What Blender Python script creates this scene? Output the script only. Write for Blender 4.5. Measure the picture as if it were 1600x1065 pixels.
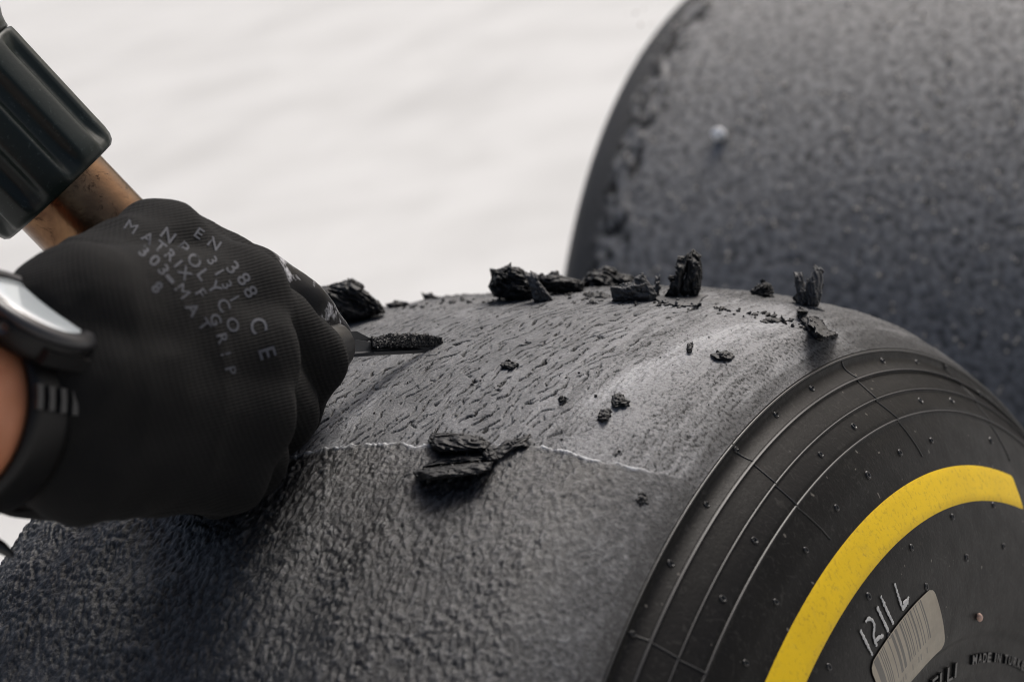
import bpy, math, random
import numpy as np
from mathutils import Vector, Matrix
from mathutils.bvhtree import BVHTree

for o in list(bpy.data.objects):
    bpy.data.objects.remove(o)
random.seed(7)
rng = np.random.default_rng(7)
scene = bpy.context.scene
col = scene.collection

# ------------------------------------------------------------------ camera
EYE = np.array([0.50548, -0.6944389, 0.9310807])
FW = np.array([-0.5336492, 0.7928289, -0.2943482])
RT = np.array([0.8449166, 0.4847823, -0.2260577])
UP = np.cross(RT, FW)
FPX = 3736.95
cam = bpy.data.cameras.new('camera')
camo = bpy.data.objects.new('camera', cam)
col.objects.link(camo)
M = Matrix.Identity(4)
for i in range(3):
    M[i][0], M[i][1], M[i][2], M[i][3] = RT[i], UP[i], -FW[i], EYE[i]
camo.matrix_world = M
cam.sensor_width = 36.0
cam.lens = FPX * 36.0 / 1600.0
cam.clip_start = 0.02
cam.clip_end = 500.0
cam.dof.use_dof = True
cam.dof.focus_distance = 0.858
cam.dof.aperture_fstop = 10.0
cam.dof.aperture_blades = 0
scene.camera = camo

# ------------------------------------------------------------------ light
SUN_EL, SUN_AZ = 50.0, (0.12, 1.0)
n_ = math.hypot(*SUN_AZ)
sd = Vector((SUN_AZ[0] / n_ * math.cos(math.radians(SUN_EL)), SUN_AZ[1] / n_ * math.cos(math.radians(SUN_EL)), math.sin(math.radians(SUN_EL))))
world = bpy.data.worlds.new('World')
scene.world = world
world.use_nodes = True
wn = world.node_tree
sky = wn.nodes.new('ShaderNodeTexSky')
sky.sky_type = 'NISHITA'
sky.sun_disc = False
sky.sun_elevation = math.radians(SUN_EL)
sky.sun_rotation = math.atan2(sd.x, sd.y)
sky.air_density = 1.0
sky.dust_density = 7.0
sky.ozone_density = 1.0
bgn = wn.nodes['Background']
bgn.inputs['Strength'].default_value = 0.065
wn.links.new(sky.outputs[0], bgn.inputs['Color'])
sun = bpy.data.lights.new('sun', 'SUN')
sun.energy = 1.5
sun.angle = math.radians(25)
sun.color = (1.0, 0.98, 0.96)
suno = bpy.data.objects.new('sun', sun)
col.objects.link(suno)
suno.rotation_euler = sd.to_track_quat('Z', 'Y').to_euler()
scene.cycles.use_adaptive_sampling = False
scene.cycles.filter_width = 1.0
scene.view_settings.view_transform = 'Standard'
scene.view_settings.look = 'None'
scene.view_settings.gamma = 1.0
scene.view_settings.use_curve_mapping = False
scene.view_settings.exposure = 0.74

# ------------------------------------------------------------------ noise
def _h(ix, iy, iz, seed):
    a = (ix.astype(np.int64) * 374761393 + iy.astype(np.int64) * 668265263 + iz.astype(np.int64) * 2147483647 + seed * 1274126177) & 0xFFFFFFFF
    a = ((a ^ (a >> 13)) * 1274126177) & 0xFFFFFFFF
    a = ((a ^ (a >> 16)) * 2246822519) & 0xFFFFFFFF
    return (a ^ (a >> 15)) & 0xFFFFFFFF

def rnd2(ix, iy, seed):
    return _h(ix, iy, np.zeros_like(ix), seed) / 4294967296.0

def perlin2(x, y, seed=0):
    x0, y0 = np.floor(x), np.floor(y)
    fx, fy = x - x0, y - y0
    u, v = fx * fx * fx * (fx * (fx * 6 - 15) + 10), fy * fy * fy * (fy * (fy * 6 - 15) + 10)
    def g(ox, oy):
        a = rnd2(x0 + ox, y0 + oy, seed) * 2 * np.pi
        return np.cos(a) * (fx - ox) + np.sin(a) * (fy - oy)
    return 1.5 * ((g(0, 0) * (1 - u) + g(1, 0) * u) * (1 - v) + (g(0, 1) * (1 - u) + g(1, 1) * u) * v)

def fbm2(x, y, seed=0, oct=4):
    r, a, s = 0, 1.0, 1.0
    for i in range(oct):
        r = r + a * perlin2(x * s, y * s, seed + i * 17)
        a *= 0.5; s *= 2.03
    return r

def worley2(x, y, seed=0):
    x0, y0 = np.floor(x), np.floor(y)
    f1 = np.full(x.shape, 9.0); f2 = np.full(x.shape, 9.0)
    for ox in (-1, 0, 1):
        for oy in (-1, 0, 1):
            cx, cy = x0 + ox, y0 + oy
            d = np.hypot(cx + rnd2(cx, cy, seed) - x, cy + rnd2(cx, cy, seed + 91) - y)
            m = d < f1
            f2 = np.where(m, f1, np.minimum(f2, d)); f1 = np.where(m, d, f1)
    return f1, f2

def perlin3(p, seed=0):
    p0 = np.floor(p); f = p - p0
    w = f * f * f * (f * (f * 6 - 15) + 10)
    r = 0
    for i in (0, 1):
        for j in (0, 1):
            for k in (0, 1):
                hh = _h(p0[:, 0] + i, p0[:, 1] + j, p0[:, 2] + k, seed)
                a = (hh & 0xFFFF) / 65536.0 * 2 * np.pi; z = (hh >> 16) / 32768.0 - 1
                q = np.sqrt(np.maximum(0, 1 - z * z))
                d = q * np.cos(a) * (f[:, 0] - i) + q * np.sin(a) * (f[:, 1] - j) + z * (f[:, 2] - k)
                r = r + d * (w[:, 0] if i else 1 - w[:, 0]) * (w[:, 1] if j else 1 - w[:, 1]) * (w[:, 2] if k else 1 - w[:, 2])
    return 1.6 * r

def fbm3(p, seed=0, oct=4):
    r, a = 0, 1.0
    for i in range(oct):
        r = r + a * perlin3(p, seed + 13 * i); a *= 0.5; p = p * 2.07
    return r

def sstep(a, b, x):
    t = np.clip((x - a) / (b - a), 0, 1)
    return t * t * (3 - 2 * t)

# ------------------------------------------------------------------ pixels to places
def P(px, py, t):
    px, py, t = np.broadcast_arrays(np.asarray(px, float), np.asarray(py, float), np.asarray(t, float))
    d = FW + ((px - 800) / FPX)[..., None] * RT - ((py - 532.5) / FPX)[..., None] * UP
    return EYE + t[..., None] * d

CEN = np.array([0, 0, 0.335])
PX_ = np.array([-.1328, -.128, -.115, -.09, -.06, -.03, 0, .03, .06, .085, .105, .12, .1326])
PR_ = np.array([.316, .3222, .3290, .3335, .3357, .3364, .3365, .3360, .3335, .3293, .3243, .3178, .308])

def smooth_interp(x, xs, ys):
    # cubic Hermite with finite-difference slopes
    xs, ys = np.asarray(xs, float), np.asarray(ys, float)
    m = np.gradient(ys, xs)
    i = np.clip(np.searchsorted(xs, x) - 1, 0, len(xs) - 2)
    h = xs[i + 1] - xs[i]; t = np.clip((x - xs[i]) / h, 0, 1)
    return ((2 * t**3 - 3 * t**2 + 1) * ys[i] + (t**3 - 2 * t**2 + t) * h * m[i] + (-2 * t**3 + 3 * t**2) * ys[i + 1] + (t**3 - t**2) * h * m[i + 1])

def prof(x):
    return smooth_interp(np.clip(x, PX_[0], PX_[-1]), PX_, PR_)

def tread_t(px, py):
    """depth, x and angle where the ray of a photo pixel meets the near tyre's tread"""
    px, py = np.broadcast_arrays(np.asarray(px, float), np.asarray(py, float))
    d = P(px, py, 1.0) - EYE
    o = EYE - CEN
    R = np.full(px.shape, .336)
    for _ in range(30):
        A = d[..., 1]**2 + d[..., 2]**2; B = o[1] * d[..., 1] + o[2] * d[..., 2]; Cc = o[1]**2 + o[2]**2 - R * R
        t = (-B - np.sqrt(np.maximum(B * B - A * Cc, 0))) / A
        x = EYE[0] + t * d[..., 0]
        R = .5 * R + .5 * prof(x)
    p = EYE + t[..., None] * d
    return t, x, np.arctan2(-p[..., 1], p[..., 2] - CEN[2])

SR_ = np.array([.160, .166, .174, .1967, .210, .225, .2472, .2632, .2833, .2918, .2995, .308])
SX_ = np.array([.112, .146, .156, .1635, .1660, .1665, .1644, .1582, .1511, .1452, .1383, .1326])

def side_base(r):
    return smooth_interp(np.clip(r, SR_[0], SR_[-1]), SR_, SX_)

def side_x(r):
    r = np.asarray(r, float)
    x = side_base(r)
    x = x - .0021 * np.sin(np.clip((r - .2998) / (.3075 - .2998), 0, 1) * np.pi)          # hollow of the shoulder band
    for rb_, w_ in ((.2995, .0077), (.2918, .0085), (.2833, .0120)):                      # each ring stands on a small ledge
        u_ = (rb_ - r) / w_
        x = x - .0013 * sstep(-.04, .10, u_) * np.clip(1 - u_, 0, 1)
    x = x - .0012 * sstep(.1985, .1965, r) * sstep(.176, .180, r) + .0012 * np.exp(-((r - .1785) / .0012)**2)
    return x

def side_pt(r, a, off=0.0):
    r, a = np.broadcast_arrays(np.asarray(r, float), np.asarray(a, float))
    return np.stack([side_x(r) + off, -r * np.sin(a), CEN[2] + r * np.cos(a)], -1)

def on_side(px, py):
    px, py = np.broadcast_arrays(np.asarray(px, float), np.asarray(py, float))
    d = P(px, py, 1.0) - EYE
    x = np.full(px.shape, .155)
    for _ in range(60):
        t = (x - EYE[0]) / d[..., 0]
        p = EYE + t[..., None] * d
        r = np.hypot(p[..., 1], p[..., 2] - CEN[2])
        x = .6 * x + .4 * side_x(r)
    return r, np.arctan2(-p[..., 1], p[..., 2] - CEN[2])

# ------------------------------------------------------------------ object helpers
def empty(name, loc, label, cat, group=None):
    o = bpy.data.objects.new(name, None)
    o.empty_display_size = .05
    o.location = Vector(loc)
    col.objects.link(o)
    tag(o, label, cat, group)
    return o

def tag(o, label=None, cat=None, group=None, kind=None):
    if label: o['label'] = label
    if cat: o['category'] = cat
    if group: o['group'] = group
    if kind: o['kind'] = kind
    return o

def wloc(o):
    v = np.zeros(3)
    while o is not None:
        v = v + np.array(o.location); o = o.parent
    return v

def mk(name, verts, faces, mat, parent=None, origin=None, smooth=True):
    """one mesh object; vertices are given in world coordinates"""
    verts = np.asarray(verts, float).reshape(-1, 3)
    base = wloc(parent) if parent is not None else np.zeros(3)
    org = np.asarray(origin, float) if origin is not None else (base if parent is not None else np.zeros(3))
    me = bpy.data.meshes.new(name)
    if isinstance(faces, np.ndarray):
        n = len(faces); k = faces.shape[1]
        me.vertices.add(len(verts)); me.vertices.foreach_set('co', (verts - org).astype(np.float32).ravel())
        me.loops.add(n * k); me.loops.foreach_set('vertex_index', faces.astype(np.int32).ravel())
        me.polygons.add(n); me.polygons.foreach_set('loop_start', np.arange(0, n * k, k, dtype=np.int32))
        me.update(calc_edges=True); me.validate()
    else:
        me.from_pydata((verts - org).tolist(), [], faces)
        me.update()
    if smooth:
        me.polygons.foreach_set('use_smooth', np.ones(len(me.polygons), bool))
    me.materials.append(mat)
    o = bpy.data.objects.new(name, me)
    o.location = Vector(org - base)
    col.objects.link(o)
    if parent is not None: o.parent = parent
    return o

def gridfaces(nu, nv, wu=False, wv=False):
    i = np.arange(nu if wu else nu - 1)[:, None]; j = np.arange(nv if wv else nv - 1)[None, :]
    i2, j2 = (i + 1) % nu, (j + 1) % nv
    return np.stack([i * nv + j, i2 * nv + j, i2 * nv + j2, i * nv + j2], -1).reshape(-1, 4)

def fattr(o, name, vals):
    a = o.data.attributes.new(name, 'FLOAT', 'POINT')
    a.data.foreach_set('value', np.asarray(vals, np.float32).ravel())

def vattr(o, name, vals):
    a = o.data.attributes.new(name, 'FLOAT_VECTOR', 'POINT')
    a.data.foreach_set('vector', np.asarray(vals, np.float32).ravel())

def tube(path, rad, n=12, cap=True):
    """swept tube: path (k,3), rad scalar or (k,)"""
    path = np.asarray(path, float); k = len(path); rad = np.broadcast_to(np.asarray(rad, float), (k,))
    tg = np.gradient(path, axis=0); tg /= np.linalg.norm(tg, axis=1)[:, None]
    ref = np.array([0, 0, 1.0]) if abs(tg[0][2]) < .9 else np.array([1.0, 0, 0])
    V = []
    for i in range(k):
        u = np.cross(tg[i], ref); u /= np.linalg.norm(u); w = np.cross(u, tg[i]); ref = w
        th = np.arange(n) / n * 2 * np.pi
        V.append(path[i] + rad[i] * (np.cos(th)[:, None] * u + np.sin(th)[:, None] * w))
    V = np.concatenate(V)
    F = gridfaces(k, n, wv=True).tolist()
    if cap: F += [list(range(n))[::-1], [(k - 1) * n + q for q in range(n)]]
    return V, F

def merge(parts):
    V, F, o = [], [], 0
    for v, f in parts:
        V.append(np.asarray(v, float)); F += [[q + o for q in g] for g in f]; o += len(v)
    return np.concatenate(V), F

def frame_ring(center, axis, up, prof_pts, n=64, closed_profile=True):
    """revolve (radius, along-axis) profile round an axis"""
    axis = axis / np.linalg.norm(axis); u = up - axis * (up @ axis); u /= np.linalg.norm(u); w = np.cross(axis, u)
    pr = np.asarray(prof_pts, float); th = np.arange(n) / n * 2 * np.pi
    V = center + (np.cos(th)[:, None, None] * u + np.sin(th)[:, None, None] * w) * pr[None, :, 0, None] + axis * pr[None, :, 1, None]
    return V.reshape(-1, 3), gridfaces(n, len(pr), wu=True, wv=closed_profile).tolist()

# ------------------------------------------------------------------ materials
class NT:
    def __init__(s, name):
        s.m = bpy.data.materials.new(name); s.m.use_nodes = True
        s.t = s.m.node_tree; s.b = s.t.nodes['Principled BSDF']
    def n(s, typ, **kw):
        nd = s.t.nodes.new('ShaderNode' + typ)
        for k, v in kw.items():
            if k.startswith('i_'): nd.inputs[k[2:].replace('_', ' ')].default_value = v
            else: setattr(nd, k, v)
        return nd
    def l(s, a, b): s.t.links.new(a, b)
    def coord(s, scale=(1, 1, 1), kind='Object'):
        c = s.n('TexCoord'); mp = s.n('Mapping'); mp.inputs['Scale'].default_value = scale
        s.l(c.outputs[kind], mp.inputs['Vector']); return mp.outputs[0]
    def noise(s, vec, scale, detail=4, rough=.55, dist=0):
        nd = s.n('TexNoise'); nd.inputs['Scale'].default_value = scale; nd.inputs['Detail'].default_value = detail
        nd.inputs['Roughness'].default_value = rough; nd.inputs['Distortion'].default_value = dist
        if vec is not None: s.l(vec, nd.inputs['Vector'])
        return nd.outputs['Fac']
    def ramp(s, fac, stops):
        r = s.n('ValToRGB'); e = r.color_ramp.elements
        while len(e) < len(stops): e.new(.5)
        for q, (p, c) in zip(e, stops):
            q.position = p; q.color = (c, c, c, 1) if isinstance(c, (int, float)) else (*c, 1)
        s.l(fac, r.inputs[0]); return r.outputs[0]
    def mix(s, fac, a, b, typ='MIX'):
        m = s.n('Mix', data_type='RGBA', blend_type=typ)
        for sock, v in ((m.inputs[0], fac), (m.inputs[6], a), (m.inputs[7], b)):
            if hasattr(v, 'links'): s.l(v, sock)
            else: sock.default_value = v if isinstance(v, (int, float)) else (*v, 1)
        return m.outputs[2]
    def math(s, op, a, b=0.0):
        m = s.n('Math', operation=op)
        for sock, v in ((m.inputs[0], a), (m.inputs[1], b)):
            if hasattr(v, 'links'): s.l(v, sock)
            else: sock.default_value = v
        return m.outputs[0]
    def bump(s, h, strength, dist, prev=None):
        b = s.n('Bump'); b.inputs['Strength'].default_value = strength; b.inputs['Distance'].default_value = dist
        s.l(h, b.inputs['Height'])
        if prev is not None: s.l(prev, b.inputs['Normal'])
        return b.outputs[0]
    def set(s, **kw):
        for k, v in kw.items():
            sock = s.b.inputs[k.replace('_', ' ')]
            if hasattr(v, 'links'): s.l(v, sock)
            else: sock.default_value = v if isinstance(v, (int, float)) else (*v, 1)
        return s

def mat_tread(name, dark, light, fine=1.0, cloud=1.1, c0=.45):
    t = NT(name); v = t.coord()
    at = t.n('Attribute', attribute_name='wear_shade'); w = at.outputs['Fac']
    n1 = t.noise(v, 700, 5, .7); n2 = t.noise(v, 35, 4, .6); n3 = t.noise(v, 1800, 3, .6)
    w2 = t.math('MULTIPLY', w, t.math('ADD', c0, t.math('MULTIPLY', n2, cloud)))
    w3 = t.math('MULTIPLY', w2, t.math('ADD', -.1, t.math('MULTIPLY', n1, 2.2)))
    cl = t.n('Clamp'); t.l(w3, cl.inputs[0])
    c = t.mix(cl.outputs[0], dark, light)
    sp = t.ramp(t.noise(v, 900, 1, .5), [(.0, 0), (.735, 0), (.76, 1)])
    c = t.mix(t.math('MULTIPLY', sp, .35), c, (.30, .29, .27))
    lp = t.n('Attribute', attribute_name='lip').outputs['Fac']
    c = t.mix(t.math('MULTIPLY', lp, t.ramp(n1, [(.3, .25), (.55, 1)])), c, (.60, .61, .63))  # sunlit edge of the lip painted pale; chalky smears share this colour
    h = t.math('ADD', t.math('MULTIPLY', n1, .6), t.math('MULTIPLY', n3, .4))
    nb = t.bump(h, 1.0 * fine, .0008)
    gl = t.n('Attribute', attribute_name='gloss').outputs['Fac']
    r = t.math('SUBTRACT', t.math('ADD', .42, t.math('MULTIPLY', n1, .22)), t.math('MULTIPLY', gl, .15))
    sp_ = t.math('ADD', t.math('MULTIPLY', cl.outputs[0], .55), t.math('ADD', .14, t.math('MULTIPLY', gl, .40)))
    t.set(Base_Color=c, Roughness=r, Normal=nb, Specular_IOR_Level=sp_)
    return t.m

M_tread = mat_tread('worn_tread_rubber', (.010, .0105, .0115), (.17, .173, .18))
M_tread2 = mat_tread('rear_tread_rubber', (.012, .0122, .0125), (.225, .223, .22), 1.0, .35, .82)

def mat_sidewall():
    t = NT('sidewall_rubber'); v = t.coord()
    n1 = t.noise(v, 14, 5, .6); n2 = t.noise(v, 90, 5, .65); n3 = t.noise(v, 700, 3, .6)
    c = t.mix(t.ramp(n1, [(.35, 0), (.75, 1)]), (.0028, .0028, .0029), (.0062, .006, .0058))
    sc = t.noise(t.coord((1.0, 9.0, 9.0)), 30, 5, .7, 2.0)
    c = t.mix(t.math('MULTIPLY', t.ramp(sc, [(.54, 0), (.72, 1)]), .5), c, (.045, .043, .040))
    dots = t.ramp(t.noise(v, 420, 0, .5), [(.0, 0), (.835, 0), (.86, 1)])
    c = t.mix(t.math('MULTIPLY', dots, .35), c, (.28, .26, .23))
    nb = t.bump(n3, .18, .0004); nb = t.bump(n2, .10, .0012, nb)
    r = t.math('ADD', .30, t.math('MULTIPLY', n2, .25))
    t.set(Base_Color=c, Roughness=r, Normal=nb, Specular_IOR_Level=.10)
    return t.m
M_side = mat_sidewall()

def mat_simple(name, colr, rough, metal=0.0, nscale=400, var=.35, bump=.25, bdist=.0004, spec=.5):
    t = NT(name); v = t.coord(); n = t.noise(v, nscale, 5, .6); n2 = t.noise(v, nscale * .12, 4, .6)
    lo = tuple(q * (1 - var) for q in colr); hi = tuple(min(1, q * (1 + var)) for q in colr)
    c = t.mix(t.math('ADD', t.math('MULTIPLY', n, .5), t.math('MULTIPLY', n2, .5)), lo, hi)
    r = t.math('ADD', rough - .08, t.math('MULTIPLY', n2, .16))
    t.set(Base_Color=c, Roughness=r, Metallic=metal, Normal=t.bump(n, bump, bdist), Specular_IOR_Level=spec)
    return t.m

M_rib = mat_simple('moulded_rib_rubber', (.009, .009, .0105), .42, nscale=200, bump=.1, spec=.35)
M_letter = mat_simple('raised_letter_rubber', (.010, .010, .010), .38, nscale=300, bump=.1)
M_chunk = mat_simple('scorched_rubber', (.0125, .0125, .013), .52, nscale=900, var=.5, bump=.6, bdist=.0006, spec=.36)
M_flake = mat_simple('torn_rubber_flake', (.05, .05, .052), .55, nscale=700, var=.6, bump=.6, bdist=.0006)
M_steel = mat_simple('scraper_steel', (.028, .03, .034), .38, metal=.6, nscale=300, bump=.15)
M_black = mat_simple('black_plastic', (.007, .007, .0075), .33, nscale=300, bump=.12)
M_watchp = mat_simple('watch_plastic', (.005, .0048, .0048), .45, nscale=250, bump=.1, spec=.25)
M_lug = mat_simple('watch_lug_grey', (.016, .016, .017), .42, nscale=250, bump=.1)
M_bezel = mat_simple('watch_bezel', (.02, .02, .022), .36, metal=.1, nscale=250, bump=.05)
M_rim = mat_simple('dark_wheel_alloy', (.004, .004, .004), .6, nscale=300, bump=.1, spec=.15)
M_paint = mat_simple('chalky_white_marker', (.42, .42, .41), .7, nscale=900, var=.35, bump=.3)
M_stone = mat_simple('white_stone', (.90, .90, .88), .6, nscale=500, var=.15)
M_stone2 = mat_simple('pink_stone', (.55, .36, .28), .6, nscale=900, var=.4)

def mat_yellow():
    t = NT('yellow_stripe_paint'); v = t.coord()
    n1 = t.noise(v, 18, 5, .65); n2 = t.noise(v, 500, 5, .7); n3 = t.noise(t.coord((1, 6, 6)), 40, 4, .6, 1.0)
    c = t.mix(t.ramp(n1, [(.3, 0), (.75, 1)]), (.68, .45, .002), (.55, .36, .004))
    c = t.mix(t.ramp(n2, [(.30, .55), (.47, 0)]), c, (.22, .15, .02))
    c = t.mix(t.math('MULTIPLY', t.ramp(n3, [(.58, 0), (.72, 1)]), .25), c, (.36, .27, .06))
    t.set(Base_Color=c, Roughness=.52, Normal=t.bump(n2, .2, .0003), Specular_IOR_Level=.2)
    return t.m
M_yellow = mat_yellow()

def mat_barcode():
    t = NT('barcode_label'); at = t.n('Attribute', attribute_name='lab')
    sx = t.n('SeparateXYZ'); t.l(at.outputs['Vector'], sx.inputs[0])
    u, v = sx.outputs[0], sx.outputs[1]
    fl = t.math('FLOOR', t.math('MULTIPLY', u, 92.0))
    wn_ = t.n('TexWhiteNoise', noise_dimensions='1D'); t.l(fl, wn_.inputs['W'])
    bar = t.math('GREATER_THAN', wn_.outputs['Value'], .5)
    m = t.math('MULTIPLY', t.math('GREATER_THAN', u, .05), t.math('LESS_THAN', u, .80))
    m = t.math('MULTIPLY', m, t.math('MULTIPLY', t.math('GREATER_THAN', v, .34), t.math('LESS_THAN', v, .985)))
    f2 = t.math('FLOOR', t.math('MULTIPLY', u, 52.0)); wn2 = t.n('TexWhiteNoise', noise_dimensions='1D'); t.l(f2, wn2.inputs['W'])
    dg = t.math('MULTIPLY', t.math('GREATER_THAN', wn2.outputs['Value'], .55), t.math('MULTIPLY', t.math('GREATER_THAN', v, .16), t.math('LESS_THAN', v, .26)))
    dg = t.math('MULTIPLY', dg, t.math('MULTIPLY', t.math('GREATER_THAN', u, .1), t.math('LESS_THAN', u, .78)))
    ink = t.math('MULTIPLY', t.math('ADD', t.math('MULTIPLY', bar, m), t.math('MULTIPLY', dg, .6)), .8)
    vv = t.coord(); n1 = t.noise(vv, 60, 5, .7); n2 = t.noise(vv, 600, 4, .6)
    c = t.mix(t.ramp(n1, [(.3, 0), (.7, 1)]), (.20, .168, .115), (.31, .27, .195))
    c = t.mix(t.math('MULTIPLY', n2, .5), c, (.10, .09, .075))
    c = t.mix(ink, c, (.022, .021, .020))
    t.set(Base_Color=c, Roughness=.42, Normal=t.bump(n2, .1, .0002))
    return t.m
M_label = mat_barcode()

def mat_ground():
    t = NT('pale_concrete'); v = t.coord()
    n1 = t.noise(t.coord((1.0, 1.3, 1)), 3.2, 4, .6, .5); n2 = t.noise(v, 9, 5, .6); n3 = t.noise(v, 160, 4, .6)
    st = t.noise(t.coord((2.2, .5, 1)), 2.2, 3, .5)
    c = t.mix(t.ramp(n1, [(.34, 0), (.60, 1)]), (.53, .53, .515), (.615, .615, .60))
    c = t.mix(t.math('MULTIPLY', t.ramp(st, [(.54, 0), (.74, 1)]), .38), c, (.38, .38, .37))
    c = t.mix(t.math('MULTIPLY', n2, .25), c, (.5, .5, .49))
    t.set(Base_Color=c, Roughness=.85, Normal=t.bump(n3, .3, .002))
    return t.m
M_ground = mat_ground()

def mat_glove():
    t = NT('black_knit_glove'); v = t.coord()
    at = t.n('Attribute', attribute_name='knit'); k = t.n('SeparateXYZ'); t.l(at.outputs['Vector'], k.inputs[0])
    wv = t.math('SINE', t.math('MULTIPLY', k.outputs[1], 2 * math.pi / .0011))
    wu = t.math('SINE', t.math('MULTIPLY', k.outputs[0], 2 * math.pi / .0016))
    h = t.math('ADD', t.math('MULTIPLY', wv, .6), t.math('MULTIPLY', wu, .3))
    n1 = t.noise(v, 60, 5, .6); n2 = t.noise(v, 1400, 3, .6)
    ct = t.n('Attribute', attribute_name='coat').outputs['Fac']
    c = t.mix(n1, (.005, .005, .0052), (.010, .0097, .0093))
    c = t.mix(t.math('MULTIPLY', n2, .3), c, (.012, .012, .012))
    gl = t.noise(v, 90, 4, .6)
    cc = t.mix(t.ramp(gl, [(.57, 0), (.66, 1)]), (.008, .008, .009), (.45, .45, .47))  # glints on the shiny coating painted as pale noise patches
    c = t.mix(ct, c, cc)
    r = t.math('SUBTRACT', .82, t.math('MULTIPLY', ct, .55))
    h = t.math('MULTIPLY', h, t.math('SUBTRACT', 1.0, ct)); nb = t.bump(h, .35, .0004); nb = t.bump(n2, .3, .0003, nb)
    t.set(Base_Color=c, Roughness=r, Normal=nb, Specular_IOR_Level=.10)
    t.b.inputs['Sheen Weight'].default_value = .015
    t.b.inputs['Sheen Roughness'].default_value = .5
    return t.m
M_glove = mat_glove()
M_print = mat_simple('faded_grey_print', (.033, .036, .047), .8, nscale=700, var=.85, bump=.2)

def mat_skin():
    t = NT('skin'); v = t.coord(); n1 = t.noise(v, 45, 5, .6); n2 = t.noise(v, 700, 4, .6)
    c = t.mix(n1, (.36, .135, .065), (.46, .19, .10))
    t.set(Base_Color=c, Roughness=.5, Normal=t.bump(n2, .25, .0004))
    t.b.inputs['Subsurface Weight'].default_value = .15
    t.b.inputs['Subsurface Radius'].default_value = (.01, .004, .002)
    t.b.inputs['Subsurface Scale'].default_value = .5
    return t.m
M_skin = mat_skin()

def mat_brass():
    t = NT('scorched_brass_tube'); v = t.coord()
    n1 = t.noise(v, 30, 5, .6, .6); n2 = t.noise(v, 160, 5, .7, 1.2); n3 = t.noise(v, 500, 3, .6)
    c = t.mix(t.ramp(n1, [(.35, 0), (.65, 1)]), (.23, .135, .072), (.085, .046, .028))
    c = t.mix(t.math('MULTIPLY', t.ramp(n2, [(.56, 0), (.66, 1)]), .8), c, (.03, .018, .012))
    t.set(Base_Color=c, Roughness=t.math('ADD', .14, t.math('MULTIPLY', n2, .16)), Metallic=1.0, Normal=t.bump(n3, .15, .0004))
    return t.m
M_brass = mat_brass()

def mat_grip():
    t = NT('dark_green_grip_plastic'); v = t.coord(); n1 = t.noise(v, 40, 5, .65); n2 = t.noise(v, 500, 4, .65)
    c = t.mix(n1, (.004, .009, .0075), (.008, .0135, .0115))
    c = t.mix(t.math('MULTIPLY', t.ramp(n2, [(.60, 0), (.72, 1)]), .4), c, (.07, .085, .08))
    t.set(Base_Color=c, Roughness=t.math('ADD', .30, t.math('MULTIPLY', n1, .2)), Normal=t.bump(n2, .2, .0003), Specular_IOR_Level=.28)
    return t.m
M_grip = mat_grip()

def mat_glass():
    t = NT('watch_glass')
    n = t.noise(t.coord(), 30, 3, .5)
    t.set(Base_Color=t.mix(n, (.50, .55, .57), (.58, .62, .64)), Roughness=.05, Specular_IOR_Level=.8, IOR=2.0)  # pale base puts the white sky reflection into the colour
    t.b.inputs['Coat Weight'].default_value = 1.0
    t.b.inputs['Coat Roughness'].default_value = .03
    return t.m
M_glass = mat_glass()

# ------------------------------------------------------------------ ground
g = mk('ground', [(-60, -60, 0), (60, -60, 0), (60, 60, 0), (-60, 60, 0)], [[0, 1, 2, 3]], M_ground, smooth=False)
tag(g, 'pale blurred concrete ground behind the tyres', None, None, 'structure')

# ------------------------------------------------------------------ near tyre
tyre = empty('racing_tyre', (0, 0, 0), 'slick racing tyre with a yellow stripe on its sidewall, half scraped of melted rubber', 'tyre')

bl_px = np.array([(-60, 790), (300, 738), (440, 728), (500, 712), (560, 702), (620, 701), (690, 703), (760, 705), (830, 704), (870, 709), (905, 719), (950, 728), (1000, 736), (1040, 744), (1062, 750), (1085, 768)], float)
bt, bx, ba = tread_t(bl_px[:, 0], bl_px[:, 1])
o_ = np.argsort(bx)
bx, bs = bx[o_], (ba * .336)[o_]

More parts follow.
